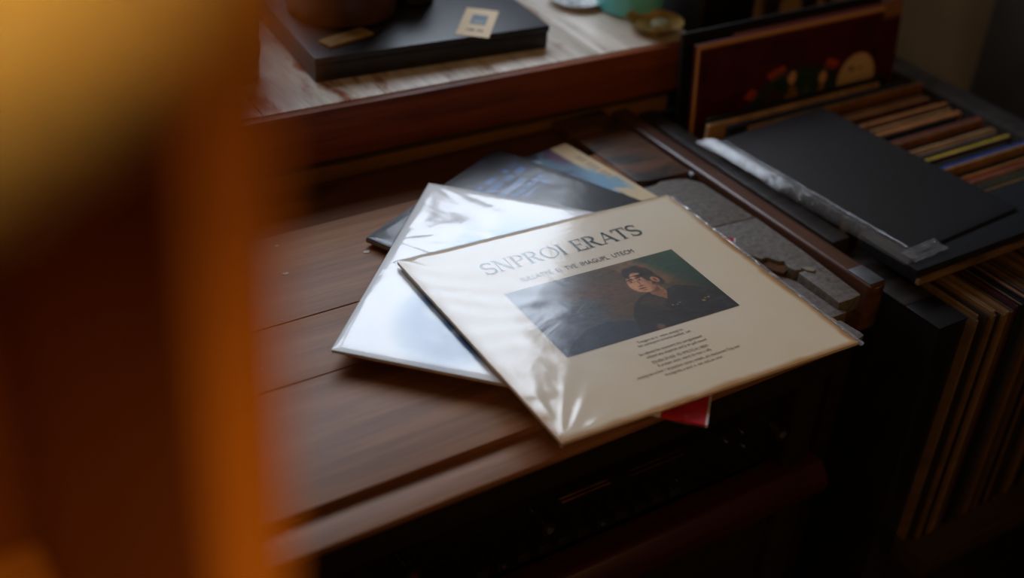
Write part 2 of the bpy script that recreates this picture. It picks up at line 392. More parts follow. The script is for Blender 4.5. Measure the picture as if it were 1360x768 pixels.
# right side board with its rounded top rail
rl = obj('side_rail', MB().box(.433, .4575, .014, .460, -.055, .004), M_rail, cab, bevel=.004, seg=3)
obj('corner_plate', MB().box(.4345, .4555, .016, .048, .0035, .0052), M_steel, rl, bevel=.001)
obj('broken_end', MB().prism([(.434, .0145), (.441, .0105), (.452, .012), (.4565, .0145)], -.05, .0015), M_core, rl, bevel=.001)
obj('hinge_pin', MB().cyl((.4285, .290, -.004), (.4285, .298, -.004), .0042), noisy('pin_steel', (110, 112, 116), None, 30, rough=.5, metal=.6), cab)
obj('side_panel', MB().box(.433, .4565, .03, .474, FZ, -.056), M_body, cab)
obj('side_panel', MB().box(-.775, -.7605, .0, .476, FZ, -.008), M_body, cab)
obj('back_panel', MB().box(-.76, .4325, .462, .474, FZ, -.036), M_body, cab)
# front
obj('fascia', MB().box(-.76, .372, -.026, -.004, -.055, -.0158), M_body, cab, bevel=.002)
cp = obj('control_panel', MB().box(-.72, .336, .012, .020, -.185, -.056), M_black, cab)
obj('brass_strip', MB().box(.051, .108, .005, .0075, -.1175, -.1166), M_brass, cp)
obj('brass_strip', MB().box(.133, .199, .005, .0075, -.1185, -.1176), M_brass, cp)
obj('panel_glass', MB().box(-.70, .30, .0085, .0118, -.1155, -.062), noisy('dark_glass', (9, 9, 9), (8, 8, 8), 5, rough=0.12, spec=0.5, bump=0), cp)
M_key = noisy('black_key', (26, 24, 23), (18, 17, 16), 40, rough=0.3, spec=0.5, bump=0.05)
for k in range(22):
    x = -.30 + k * .0225
    kb = MB().box(x, x + .0145, -.012, .0115, -.152, -.1415)
    obj('key', kb, M_key, cp, bevel=.0015)
    if k % 5 == 2: obj('key_mark', MB().cyl((x + .007, -.0128, -.1468), (x + .007, -.0118, -.1468), .0022, 10), M_steel, cp)
for x, z, r in ((.0305, -.132, .0085), (.3265, -.1365, .009), (-.115, -.118, .009), (-.2, -.105, .009)):
    kn = obj('knob', MB().cyl((x, -.006, z), (x, .0118, z), r, 24), M_key, cp, bevel=.0012)
    obj('knob_cap', MB().cyl((x, -.0072, z), (x, -.0058, z), r * .45, 16), M_brass if x < 0 else M_steel, kn)
for x, z in ((.262, -.132), (.283, -.128), (.290, -.150), (.052, -.160), (.20, -.158), (-.06, -.158), (-.1, -.16)):
    obj('rivet', MB().cyl((x, .009, z), (x, .0118, z), .0016, 10), M_steel, cp)
obj('stile', MB().box(.337, .372, -.008, .016, -.196, -.0555), M_body, cab, bevel=.003)
rp_ = [(-.030, -.200), (-.034, -.207), (-.034, -.216), (-.030, -.224), (-.020, -.228), (.012, -.228), (.012, -.188), (-.018, -.188)]
rr = obj('bottom_rail', MB().prism_x(rp_, -.76, .388), wood('red_mahogany', (58, 20, 16), (36, 12, 10), 'x', rough=0.35, spec=0.45), cab, bevel=.004)
obj('lower_panel', MB().box(-.70, .352, .006, .016, -.76, -.229), M_body, cab, bevel=.001)
obj('stile', MB().box(.353, .392, -.004, .018, -.80, -.229), M_body, cab, bevel=.003)
obj('plinth', MB().box(-.76, .43, .01, .03, FZ, -.765), M_body, cab)
for x, y, r in ((-.0696, .3609, .0022), (-.0835, .3101, .0034), (.0068, .3097, .0036), (-.1671, .1806, .0016), (-.12, .24, .0015)):
    obj('paint_fleck', MB().prism([(x + r * math.cos(a) * (1 + .3 * math.sin(3 * a)), y + r * .7 * math.sin(a)) for a in np.linspace(0, 6.28, 9)[:-1]], -.0002, .0006), M_white, cab)

# ------------------------------------------------------------------ sleeves lying on the cabinet
def rect(tl, eu, lu, lv):
    eu = Vector((eu[0], eu[1], 0)).normalized(); ev = Vector((eu.y, -eu.x, 0))      # v runs toward the viewer
    return Vector(tl), eu, ev, lu, lv
def card(name, fr, t, mat, parent, inset=0.0, bevel=.0006):
    o, eu, ev, lu, lv = fr
    o = o + eu * inset + ev * inset - Vector((0, 0, t))
    return obj(name, MB().slab(o, eu, ev, (0, 0, 1), lu - 2 * inset, lv - 2 * inset, t), mat, parent, bevel=bevel)
def wrap(name, fr, t, mat, parent, wr, n=100, grow=.0025, gap=.0008, droop=True):
    """wrinkled plastic film over the top of a sleeve, folded down round its sides"""
    o, eu, ev, lu, lv = fr; mb = MB()
    o = o - eu * grow - ev * grow; U = lu + 2 * grow; V = lv + 2 * grow
    for j in range(n):
        for i in range(n):
            u, v = i / (n - 1), j / (n - 1)
            e = min(u, 1 - u, v, 1 - v)
            h = gap + wr(u, v) * min(1, e * 30)
            if e <= 0: h = -t * .75
            elif e < 1.6 / (n - 1): h = gap * .2
            p = o + eu * (U * u) + ev * (V * v)
            mb.v.append((p.x, p.y, p.z + h))
    mb.f = [(j * n + i, (j + 1) * n + i, (j + 1) * n + i + 1, j * n + i + 1) for j in range(n - 1) for i in range(n - 1)]
    ob = obj(name, mb, mat, parent)
    for p in ob.data.polygons: p.use_smooth = True
    return ob
def nz(x, y, s): return noise.noise(Vector((x, y, s)))
def fan(u, v, cx, cy, reach, freq, amp, seed):
    """creases fanning out of a corner"""
    dx, dy = u - cx, v - cy; r = math.hypot(dx, dy) + 1e-6; a = math.atan2(dy, dx)
    return amp * math.exp(-r / reach) * min(1, r * 8) * (math.sin(a * freq + 3 * nz(u * 5, v * 5, seed)) * .6 + nz(a * freq * .5, r * 4, seed + 3))

M_film = film('clear_film', rough=0.13, gain=1.5, scale=18, bump=0.12)
M_film2 = film('clear_film_creased', rough=0.14, gain=0.8, scale=22, bump=0.10)

# --- the small dark sleeve with the cream strip (lowest of the pile)
e2 = (.9915, .1297)
F = rect((.1535, .3893, .0035), e2, .178, .178)
r2 = thing('record_sleeve', 'small sleeve with blue cloud art and a cream strip, rearmost of the pile', 'record', (.25, .33, 0))
card('cover', F, .003, paper((26, 26, 34)), r2)
def art_cloud(S, T):
    n = fbm(S, T, 5, 3); n2 = fbm(S, T, 9, 8)
    c = np.zeros(S.shape + (3,)) + np.array((18, 20, 30.))
    cl = sst(n + .25 * ell(S, T, .72, .45, .32, .42, .6), .48, .72)
    c = mixc(c, (96, 126, 150), cl * .9); c = mixc(c, (150, 168, 180), sst(n2, .55, .75) * cl)
    c = mixc(c, (92, 66, 92), ell(S, T, .83, .10, .08, .13, .5) * .9)
    st = sst(S + .03 * (n2 - .5), .84, .86); c = mixc(c, (196, 176, 140), st)
    c = mixc(c, (150, 120, 96), st * (np.abs((T * 30) % 1 - .5) < .2) * (np.abs(S - .93) < .03) * (T > .15) * (T < .6))
    c = mixc(c, (110, 150, 176), sst(n, .5, .6) * ell(S, T, .86, .55, .1, .2, .5))
    return c
picture('front_print', F[0] + Vector((0, 0, .0003)), F[1], F[2], F[3], F[4], 70, 70, art_cloud, r2)

# --- dark blue ten inch record in its plastic
e1 = (.1049, -.2283)
L1 = .2513
eu1 = Vector((.9082, .4185, 0)).normalized(); 
# frame: u along left-corner -> back corner, v toward the viewer/right
F = (Vector((.0120, .3210, .0097)), eu1, Vector((eu1.y, -eu1.x, 0)), .2513, .2513)
r1 = thing('record_sleeve', 'black sleeve with a small blue lettering block, half hidden behind the white sleeve', 'record', (.16, .31, 0))
card('cover', F, .0055, paper((20, 21, 27), 0.4, 0.4), r1)
def art_dark(S, T):
    n = fbm(S, T, 4, 21)
    c = np.zeros(S.shape + (3,)) + np.array((17, 18, 24.))
    c = mixc(c, (34, 40, 56), sst(n, .5, .8))
    blk = (S > .52) & (S < .93) & (T > .13) & (T < .36)
    rows = ((T - .13) / .046) % 1
    letters = fbm(S * 1.0, np.floor((T - .13) / .046) * .17 % 1, 42, 9, 2)
    c = mixc(c, (70, 118, 190), (blk & (rows < .62) & (letters > .42) & (T < .22)).astype(float) * .9)
    c = mixc(c, (70, 118, 190), (blk & (rows < .5) & (letters > .40) & (T > .32)).astype(float) * .9)
    c = mixc(c, (120, 150, 188), ((S > .56) & (S < .84) & (T > .235) & (T < .268)).astype(float))
    c = mixc(c, (70, 110, 165), ((S > .60) & (S < .92) & (T > .285) & (T < .305)).astype(float))
    c = mixc(c, (40, 70, 118), ((S > .5) & (S < .95) & (T > .11) & (T < .37)).astype(float) * .35)
    return c
picture('front_print', F[0] + Vector((0, 0, .0003)), F[1], F[2], F[3], F[4], 160, 120, art_dark, r1, .35)
obj('white_edge', MB().slab(F[0] + F[1] * .004 - Vector((0, 0, .0046)) - F[1] * .0046, F[1], F[2], (0, 0, 1), .0008, .25, .0036), paper((150, 138, 124)), r1)
wrap('plastic_cover', F, .0055, M_film2, r1, lambda u, v: .0004 + .0003 * (nz(u * 3, v * 3, 1) + .15 * nz(u * 11, v * 9, 4)) + fan(u, v, 0, 0, .08, 9, .0005, 2), 70, gap=.0004)

# --- red sleeve under the white one, and the white one
ew = (.2180, -.2330)
euw = Vector((.72, .694, 0)).normalized(); evw = Vector((euw.y, -euw.x, 0))
F = (Vector((-.1000, .1495, .0140)), euw, evw, .322, .322)
rr_ = thing('record_sleeve', 'red record sleeve showing only its corner below the front edge of the cream sleeve', 'record', (.13, .15, .0107))
card('cover', F, .0028, paper((178, 34, 48), .45, .35), rr_)
obj('white_spine', MB().slab(F[0] + F[2] * .3222 - Vector((0, 0, .0029)), F[1], F[2], (0, 0, 1), .322, .0022, .0030), paper((196, 176, 176)), rr_)
wrap('plastic_cover', F, .0028, M_film2, rr_, lambda u, v: .0004 * (1 + nz(u * 6, v * 6, 11)), 40, grow=.003, gap=.0002)

F = (Vector((-.1112, .1560, .0178)), euw, evw, .321, .296)
rw = thing('record_sleeve', 'white record sleeve with pale blue art in creased clear plastic, left of the cream sleeve', 'record', (.12, .16, .0142))
card('cover', F, .0030, paper((222, 222, 220), .5, .3), rw)
def art_white(S, T):
    n = fbm(S, T, 6, 31); n2 = fbm(S, T, 12, 37)
    c = np.zeros(S.shape + (3,)) + np.array((224, 225, 225.))
    blob = ell(S, T, .24, .32, .20, .17, .35) * sst(n, .36, .52)
    c = mixc(c, (84, 122, 160), blob * .98)
    c = mixc(c, (62, 100, 146), ell(S, T, .22, .36, .14, .08, .5, .3) * sst(n2, .42, .6))
    c = mixc(c, (70, 100, 150), ell(S, T, .30, .36, .06, .13, .6, .3) * .8)
    c = mixc(c, (200, 196, 190), ell(S, T, .27, .27, .04, .06, .4) * .6)
    c = mixc(c, (150, 182, 210), ell(S, T, .66, .40, .20, .22, .5) * sst(n, .4, .6) * .8)
    return c
picture('front_print', F[0] + Vector((0, 0, .0003)), F[1], F[2], F[3], F[4], 120, 120, art_white, rw, .4)
wrap('plastic_cover', F, .0030, M_film, rw, lambda u, v: .0012 + .0006 * nz(u * 2.5, v * 2.5, 5) + .00012 * nz(u * 13, v * 8, 7)
     + fan(u, v, 1, 0, .30, 13, .0006, 6) + fan(u, v, .6, 0, .15, 10, .0007, 8), 130)

# --- cream sleeve on top
ux = Vector((.3296, -.0160, 0)).normalized(); vx = Vector((-.0141, -.2996, 0)).normalized()
LU, LV = .3300, .2999
ZT = .0255
TL = Vector((.0058, .2462, ZT))
F = (TL, ux, vx, LU, LV)
rc = thing('record_sleeve', 'cream record sleeve with green serif title and painted portrait, on top of the pile', 'record', (.168, .0915, .019))
M_cream = noisy('cream_card', (214, 202, 182), (204, 190, 168), 9, rough=0.5, spec=0.3, bump=0.04)
card('cover', F, .0034, M_cream, rc, bevel=.0009)
def art_cream(S, T):
    n = fbm(S, T, 4, 51); n2 = fbm(S, T, 16, 52)
    c = np.zeros(S.shape + (3,)) + np.array((216, 205, 186.))
    e = np.minimum(np.minimum(S, 1 - S), np.minimum(T, 1 - T))
    d = np.maximum(sst(S, .45, 1.05), sst(T, .5, 1.1)) * .55
    c = mixc(c, (206, 186, 150), np.clip(d + (n - .5) * .5, 0, 1))
    c = mixc(c, (160, 112, 58), (1 - sst(e + .018 * (n2 - .5) + .01 * (n - .5), .0, .026)) * (.35 + .55 * sst(np.maximum(S, T), .75, 1.0)))
    c = mixc(c, (222, 214, 196), ell(S, T, .98, .07, .2, .16, .7) * .5)
    return c
picture('cover_print', TL + Vector((0, 0, .0002)), ux, vx, LU, LV, 150, 150, art_cream, rc, .5)
# painted portrait
def portrait(S, T):
    n = fbm(S, T, 5, 61); n2 = fbm(S, T, 22, 62); n3 = fbm(S, T, 48, 63, 2)
    A = 1.62                                    # wider than tall: X in units of the height
    X = S * A
    c = np.zeros(S.shape + (3,)) + np.array((62, 68, 72.))
    c = mixc(c, (84, 64, 46), sst(S, .22, .55) * .8 * (1 - sst(T, .65, 1)))
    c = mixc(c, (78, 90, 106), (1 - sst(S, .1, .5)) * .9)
    c = mixc(c, (98, 62, 46), ell(S, T, .40, .42, .16, .26, .6) * sst(n, .42, .62) * .7)
    c = mixc(c, (116, 88, 60), poly_mask(S, T, [(.58, .0), (.80, .0), (.90, .34), (.80, .46), (.66, .3)]) * .75)
    c = mixc(c, (140, 84, 52), ell(S, T, .78, .12, .08, .03, .5, -.2) * .8)
    c = mixc(c, (78, 50, 36), poly_mask(S, T, [(.56, .02), (.60, .02), (.66, .28), (.60, .30)]) * .5)
    c = mixc(c, (30, 66, 54), sst(S + .22 * T * 0 - .30 * (T - .2), .76, .86) * .92)
    c = mixc(c, (18, 36, 34), sst(S, .84, 1.0) * sst(T, .3, .75) * .8)
    c = mixc(c, (48, 84, 66), sst(S, .9, 1.0) * (1 - sst(T, .05, .35)) * .6)
    # jacket
    jk = poly_mask(S, T, [(.42, 1.01), (.47, .74), (.53, .60), (.60, .52), (.665, .50), (.72, .62), (.75, .52), (.82, .50), (.90, .58), (.97, .72), (1.01, .86), (1.01, 1.01)])
    jk2 = poly_mask(S, T, [(-.01, 1.01), (.08, .86), (.20, .74), (.33, .72), (.45, .80), (.50, 1.01)])
    c = mixc(c, (40, 50, 66), jk2 * .75)
    c = mixc(c, (33, 36, 42), jk)
    c = mixc(c, (44, 48, 56), jk * sst(n2, .5, .7) * .8)
    c = mixc(c, (64, 56, 42), poly_mask(S, T, [(.555, .62), (.60, .55), (.655, .68), (.70, .82), (.655, .80), (.60, .70)]) * .8)
    c = mixc(c, (74, 62, 46), poly_mask(S, T, [(.60, .555), (.635, .545), (.70, .66), (.665, .74)]) * .6)
    c = mixc(c, (20, 22, 28), poly_mask(S, T, [(.655, .72), (.665, .70), (.74, .98), (.725, .98)]) * .7)
    # neck, hair, face
    c = mixc(c, (142, 96, 68), poly_mask(S, T, [(.655, .44), (.735, .40), (.748, .54), (.708, .65), (.662, .54)]))
    c = mixc(c, (98, 62, 44), poly_mask(S, T, [(.655, .44), (.71, .46), (.735, .42), (.72, .52), (.67, .50)]) * .7)
    hair = np.maximum.reduce([ell(S, T, .697, .200, .066, .098, .2), ell(S, T, .738, .27, .043, .14, .2), ell(S, T, .640, .205, .020, .055, .3), ell(S, T, .668, .150, .034, .05, .3), ell(S, T, .768, .37, .022, .07, .3), ell(S, T, .716, .125, .03, .035, .4)])
    hair = hair * np.clip(.55 + 1.2 * (n2 - .25), 0.5, 1) 
    face = ell(S, T, .664, .335, .066, .150, .10, .12)
    jaw = ell(S, T, .668, .435, .046, .062, .2, .1)
    c = mixc(c, (22, 20, 22), hair)
    c = mixc(c, (196, 138, 102), np.maximum(face, jaw))
    c = mixc(c, (128, 82, 60), np.maximum(face, jaw) * sst(S + .1 * (T - .3), .685, .735) * .8)
    c = mixc(c, (216, 164, 126), ell(S, T, .640, .36, .022, .035, .6) * .7)
    c = mixc(c, (216, 160, 124), ell(S, T, .650, .265, .03, .03, .6) * .5)
    fr_ = np.clip(ell(S, T, .692, .180, .058, .058, .4) + ell(S, T, .634, .225, .010, .035, .5) * .8 + ell(S, T, .705, .235, .03, .03, .4) * .7, 0, 1) * (n2 < .64)
    c = mixc(c, (24, 21, 22), fr_ + ell(S, T, .725, .27, .022, .08, .3) * .9)
    c = mixc(c, (186, 120, 88), ell(S, T, .752, .35, .020, .048, .25, -.1)); c = mixc(c, (110, 62, 46), ell(S, T, .753, .352, .009, .026, .4))
    for ex, ey in ((.631, .302), (.682, .298)):
        c = mixc(c, (52, 32, 26), ell(S, T, ex, ey - .032, .021, .010, .4, -.10))
        c = mixc(c, (96, 60, 48), ell(S, T, ex, ey, .017, .016, .5) * .7)
        c = mixc(c, (226, 206, 190), ell(S, T, ex, ey + .002, .011, .007, .4))
        c = mixc(c, (22, 16, 16), ell(S, T, ex - .002, ey + .001, .0055, .009, .3))
    c = mixc(c, (120, 72, 54), ell(S, T, .660, .345, .006, .045, .5, .08) * .7)
    c = mixc(c, (96, 54, 42), ell(S, T, .650, .388, .017, .009, .5) * .8)
    c = mixc(c, (136, 58, 54), ell(S, T, .652, .425, .023, .010, .4)); c = mixc(c, (78, 34, 34), ell(S, T, .652, .425, .022, .0035, .4))
    c = mixc(c, (110, 68, 50), ell(S, T, .655, .452, .017, .008, .6) * .6)
    # small brass pieces, hand
    for ex, ey, r in ((.865, .80, .010), (.885, .775, .006), (.905, .775, .007), (.70, .745, .006), (.725, .755, .005), (.745, .74, .005)):
        c = mixc(c, (176, 150, 84), ell(S, T, ex, ey, r, r * 1.5, .4) * .8)
    c = mixc(c, (150, 100, 78), ell(S, T, .54, .97, .022, .035, .5) * .8)
    c = c * (0.86 + .28 * n3[..., None]) * (.9 + .2 * n2[..., None])
    return c
u0, v0, du, dv = .2025, .311, .601, .370
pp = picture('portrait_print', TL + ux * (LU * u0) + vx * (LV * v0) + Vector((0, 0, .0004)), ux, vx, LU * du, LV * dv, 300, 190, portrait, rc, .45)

# serif title
def ribbon(mb, pts, wd, ox, oy, sx, sy, z):
    P = [Vector((p[0], p[1])) for p in pts]; n = len(P); L = []; R = []
    for i in range(n):
        d = (P[min(i + 1, n - 1)] - P[max(i - 1, 0)]).normalized(); q = Vector((-d.y, d.x))
        ww = wd[i] if isinstance(wd, (list, tuple)) else wd
        L.append(P[i] + q * ww / 2); R.append(P[i] - q * ww / 2)
    vs = []
    for a, b in zip(L, R):
        for p in (a, b):
            k = TL + ux * (ox + p.x * sx) + vx * (oy - p.y * sy); vs.append((k.x, k.y, z))
    mb.add(vs, [(2 * i, 2 * i + 1, 2 * i + 3, 2 * i + 2) for i in range(n - 1)])
def arc(cx, cy, rx, ry, a0, a1, n=14):
    return [(cx + rx * math.cos(math.radians(a0 + (a1 - a0) * i / (n - 1))), cy + ry * math.sin(math.radians(a0 + (a1 - a0) * i / (n - 1)))) for i in range(n)]
def wv(n, thin, thick): return [thin + (thick - thin) * math.sin(math.pi * i / (n - 1)) for i in range(n)]
TK, TN = .13, .05
def serif(x, y, w=.26): return ([(x - w / 2, y), (x + w / 2, y)], .04)
GL = {
 'I': (.34, [([(.17, 0), (.17, 1)], TK), serif(.17, .02), serif(.17, .98)]),
 'T': (.74, [([(.37, 0), (.37, 1)], TK), serif(.37, .02), ([(.02, .97), (.72, .97)], .06), ([(.03, 1.0), (.05, .76)], .05), ([(.71, 1.0), (.69, .76)], .05)]),
 'E': (.66, [([(.16, 0), (.16, 1)], TK), ([(.02, .97), (.58, .97)], .06), ([(.02, .03), (.62, .03)], .06), ([(.16, .52), (.46, .52)], .05), ([(.58, 1.0), (.57, .78)], .05), ([(.62, 0), (.60, .24)], .05), ([(.46, .62), (.46, .42)], .04)]),
 'N': (.86, [([(.14, 0), (.14, 1)], TN), ([(.12, 1), (.70, 0)], TK), ([(.70, 0), (.70, 1)], TN), serif(.14, .02), serif(.10, .98, .2), serif(.70, .98)]),
 'P': (.68, [([(.16, 0), (.16, 1)], TK), serif(.16, .02, .30), ([(.02, .98), (.3, .98)], .04), ([(.2, .975)] + arc(.32, .74, .27, .235, 90, -90) + [(.2, .505)], [TN] + wv(14, TN, TK) + [TN])]),
 'R': (.80, [([(.16, 0), (.16, 1)], TK), serif(.16, .02, .30), ([(.02, .98), (.3, .98)], .04), ([(.2, .975)] + arc(.32, .75, .26, .225, 90, -90) + [(.2, .525)], [TN] + wv(14, TN, TK) + [TN]), ([(.36, .53), (.68, .02)], TK), serif(.72, .02, .18)]),
 'O': (.92, [(arc(.46, .5, .38, .46, 90, 450, 33), [TN + (TK - TN) * abs(math.cos(math.radians(90 + 360 * i / 32))) for i in range(33)])]),
 'A': (.86, [([(.10, 0), (.43, 1)], TN), ([(.43, 1), (.76, 0)], TK), ([(.22, .34), (.64, .34)], .05), serif(.10, .02, .24), serif(.76, .02, .28)]),
 'S': (.66, [(arc(.33, .74, .23, .23, 20, 250, 14) + arc(.33, .26, .25, .23, 80, -160, 14), wv(14, TN, TK)[:9] + [TK] * 10 + wv(14, TN, TK)[5:]), ([(.56, .98), (.55, .74)], .045), ([(.07, .02), (.08, .28)], .045)]),
 ' ': (.42, []),
}
def title(text, u, v, h, width, name, mat, slope=0.0):
    tot = sum(GL[c][0] for c in text); sx = width / tot; mb = MB(); x = u
    for k, c in enumerate(text):
        adv, st = GL[c]
        for q, (pts, wd) in enumerate(st):
            ribbon(mb, pts, wd, x, v + slope * (x - u), sx, h, ZT + .0006 + .00002 * ((k * 5 + q) % 11))
        x += adv * sx
    return obj(name, mb, mat, rc)
M_ink = noisy('title_ink', (52, 74, 78), (40, 60, 62), 60, rough=0.5, spec=0.3, bump=0)
M_ink2 = noisy('text_ink', (78, 70, 62), (64, 58, 52), 60, rough=0.6, spec=0.2, bump=0)
title('SNPROI ERATS', .205 * LU, .197 * LV, .068 * LV, .575 * LU, 'title_lettering', M_ink, -.011)
def small_text(s, u0, u1, v, h, name, mat):
    cu = bpy.data.curves.new('t', 'FONT'); cu.body = s; cu.size = 1.0; cu.resolution_u = 2
    ob = bpy.data.objects.new('t', cu); COL.objects.link(ob)
    me = bpy.data.meshes.new_from_object(ob)
    bpy.data.objects.remove(ob)
    V = np.array([tuple(p.co) for p in me.vertices]); lo, hi = V.min(0), V.max(0)
    mb = MB()
    for p in V:
        a = u0 + (u1 - u0) * (p[0] - lo[0]) / (hi[0] - lo[0]); k = TL + ux * (a * LU) + vx * ((v - p[1] * h / .72) * LV)
        mb.v.append((k.x, k.y, ZT + .0006))
    mb.f = [tuple(p.vertices) for p in me.polygons]
    bpy.data.meshes.remove(me)
    return obj(name, mb, mat, rc)
small_text('SULLATYE  EI  TVE  IMAGUPL  UTECM', .284, .687, .276, .024, 'subtitle_lettering', M_ink)
for s, a, b, v, h in (('Tringen et is  vnlan ateegron', .418, .574, .7135, .012), ('bin veronyort us lorte enoliut  sen', .411, .590, .731, .012),
                      ('bu salvont Iva oncenent the carngostnand', .390, .604, .768, .0125), ('velvent una uloperalt and Ji en pult anned', .400, .606, .788, .0125),
                      ('SOLVEN ON ENS  VIG NYRLTIG A J  NEEN', .402, .592, .816, .0125), ('Il ucolyen uteon vearsn by reen o vifly', .409, .590, .836, .0125),
                      ('untengrent is fonl 1 dryuention ustern ontiels, ant elactionum Ting encl', .323, .672, .860, .0125), ('nrongenlia u sonr n  ten vnd on cron', .402, .597, .881, .0125)):
    small_text(s, a, b, v, h, 'text_line', M_ink2)
def wr_cream(u, v):
    lf = math.exp(-u / .20)
    h = .0014 + .0007 * nz(u * 2.2, v * 2.2, 2)
    h += lf * .00048 * math.sin(v * 60 - u * 38 + 4 * nz(u * 4, v * 5, 9)) * (.35 + .65 * max(0, nz(u * 3, v * 3, 14) + .35))
    h += fan(u, v, 0, 1, .20, 17, .0004, 3) + fan(u, v, 1, 0, .10, 12, .0006, 19)
    h += .0008 * math.exp(-((u - .24 - .12 * math.sin(v * 9)) / .06) ** 2) * sst1(v, .3, .6)
    h += .0005 * (1 - abs(nz(u * 3 + nz(u * 3, v * 3, 4), v * 3, 27))) ** 3 * math.exp(-u / .35)
    return h
def sst1(x, a, b):
    t = min(1, max(0, (x - a) / (b - a))); return t * t * (3 - 2 * t)
wrap('plastic_cover', F, .0034, M_film, rc, wr_cream, 190, grow=.003, gap=.0010)
obj('plastic_seam', MB().slab(TL + ux * (LU + .002) - Vector((0, 0, .004)), ux, vx, (0, 0, 1), .004, LV + .002, .0035), film('film_seam', .15, 2.4, 60, .8, haze=.12), rc, bevel=.001)

# ------------------------------------------------------------------ black record rack: top bin + open front shelf
M_rack = noisy('black_lacquer', (20, 20, 22), (15, 15, 17), 25, rough=0.38, spec=0.45, bump=0.06)
M_rackedge = noisy('worn_black_wood', (50, 44, 42), (28, 25, 25), 22, (1, 6, 1), rough=0.45, spec=0.4, bump=0.1)
rk = thing('record_rack', 'black record rack with a top bin full of records and an open front shelf', 'rack', (.70, .2, FZ))
obj('bin_side', MB().box(.466, .494, .10, .446, -.16, .0005), M_rackedge, rk, bevel=.003)
obj('bin_side', MB().box(.887, .932, .0, .446, -.16, .0005), M_rackedge, rk, bevel=.003)
obj('bin_back', MB().box(.494, .887, .436, .446, -.16, -.004), M_rack, rk)
obj('bin_floor', MB().box(.494, .887, .10, .436, -.16, -.148), M_rack, rk)
obj('bin_front', MB().box(.515, .887, .086, .098, -.333, -.001), M_rack, rk)
obj('front_ledge', MB().box(.4865, .887, .0015, .0835, -.0005, .0150), noisy('black_grained_card', (26, 28, 32), (20, 22, 26), 50, (1, 5, 1), rough=0.55, spec=0.25, bump=0.1), rk, bevel=.001)
obj('ledge_edge', MB().box(.4865, .887, -.004, .0012, -.001, .0060), noisy('raw_edge', (116, 92, 64), (70, 52, 36), 20, (1, 1, 8), rough=.7), rk, bevel=.0008)
pn = obj('side_panel', MB().box(.469, .513, -.054, .098, FZ, -.020), M_rack, rk, bevel=.0015)
obj('panel_cap', MB().box(.4685, .5135, -.0545, -.008, -.0198, -.0175), M_rack, pn, bevel=.0008)
obj('panel_cap', MB().box(.4685, .5135, -.0075, .096, -.0198, -.0172), M_rackedge, pn, bevel=.0008)
obj('shelf_board', MB().box(.5135, .945, -.098, .098, -.362, -.335), wood('rack_shelf', (52, 38, 28), (34, 25, 18), 'x', rough=.5), rk, bevel=.0015)
obj('side_panel', MB().box(.915, .945, -.054, .0, -.334, -.02), M_rack, rk)
obj('back_panel', MB().box(.513, .945, .10, .11, FZ, -.335), M_rack, rk)
obj('lower_panel', MB().box(.5135, .945, -.02, -.008, FZ, -.363), M_rack, rk)

ORD = ['first', 'second', 'third', 'fourth', 'fifth', 'sixth', 'seventh', 'eighth', 'ninth', 'tenth', 'eleventh', 'twelfth', 'thirteenth', 'fourteenth', 'fifteenth',
       'sixteenth', 'seventeenth', 'eighteenth', 'nineteenth', 'twentieth', 'twenty-first', 'twenty-second', 'twenty-third', 'twenty-fourth', 'twenty-fifth', 'twenty-sixth',
       'twenty-seventh', 'twenty-eighth', 'twenty-ninth', 'thirtieth', 'thirty-first', 'thirty-second', 'thirty-third', 'thirty-fourth', 'thirty-fifth', 'thirty-sixth', 'thirty-seventh', 'thirty-eighth', 'thirty-ninth', 'fortieth']
# records standing in the bin, front to back: (colour word, rgb, thickness)
TAN, ORG = (176, 132, 84), (172, 112, 58)
bin_list = [('tan', TAN, .006), ('dark olive', (48, 46, 26), .014), ('orange tan', (184, 118, 60), .005), ('rust red', (124, 46, 26), .008), ('tan', (180, 120, 66), .004), ('dark brown', (46, 28, 20), .007),
            ('tan', TAN, .004), ('deep blue', (40, 74, 148), .006), ('off-white', (206, 190, 166), .005), ('dark speckled', (58, 50, 44), .006), ('black', (18, 17, 17), .005), ('yellow', (186, 160, 40), .006),
            ('black', (20, 19, 19), .004), ('grey', (104, 94, 88), .005), ('thick tan', (188, 134, 78), .010), ('black', (16, 15, 15), .007), ('tan', (150, 92, 56), .005), ('dark red', (116, 50, 34), .007),
            ('green black', (32, 36, 30), .004), ('tan', (160, 104, 60), .004), ('black', (18, 16, 14), .004), ('orange tan', ORG, .009), ('dark brown', (52, 32, 18), .004), ('tan', TAN, .005), ('brown', (96, 56, 26), .004),
            ('orange tan', ORG, .006), ('brown', (84, 48, 20), .004), ('tan', (164, 106, 48), .006), ('brown', (90, 54, 24), .004), ('orange tan', (158, 100, 44), .006), ('tan', (150, 96, 44), .006), ('brown', (100, 62, 26), .005), ('ochre', (150, 98, 40), .007),
            ('navy', (34, 42, 60), .006), ('pale tan', (190, 150, 104), .006), ('black', (22, 20, 18), .005)]
y = .0995
xr = [.885, .885, .884, .882, .883, .872, .882, .885, .876, .86, .872, .874, .85, .868, .874, .86, .872, .874, .862, .872, .85, .866, .85, .862, .86, .864, .858, .866, .86, .868, .864, .86, .872, .84, .80, .82]
tot_t = sum(t for _, _, t in bin_list); gap = (.362 - y - tot_t) / len(bin_list)
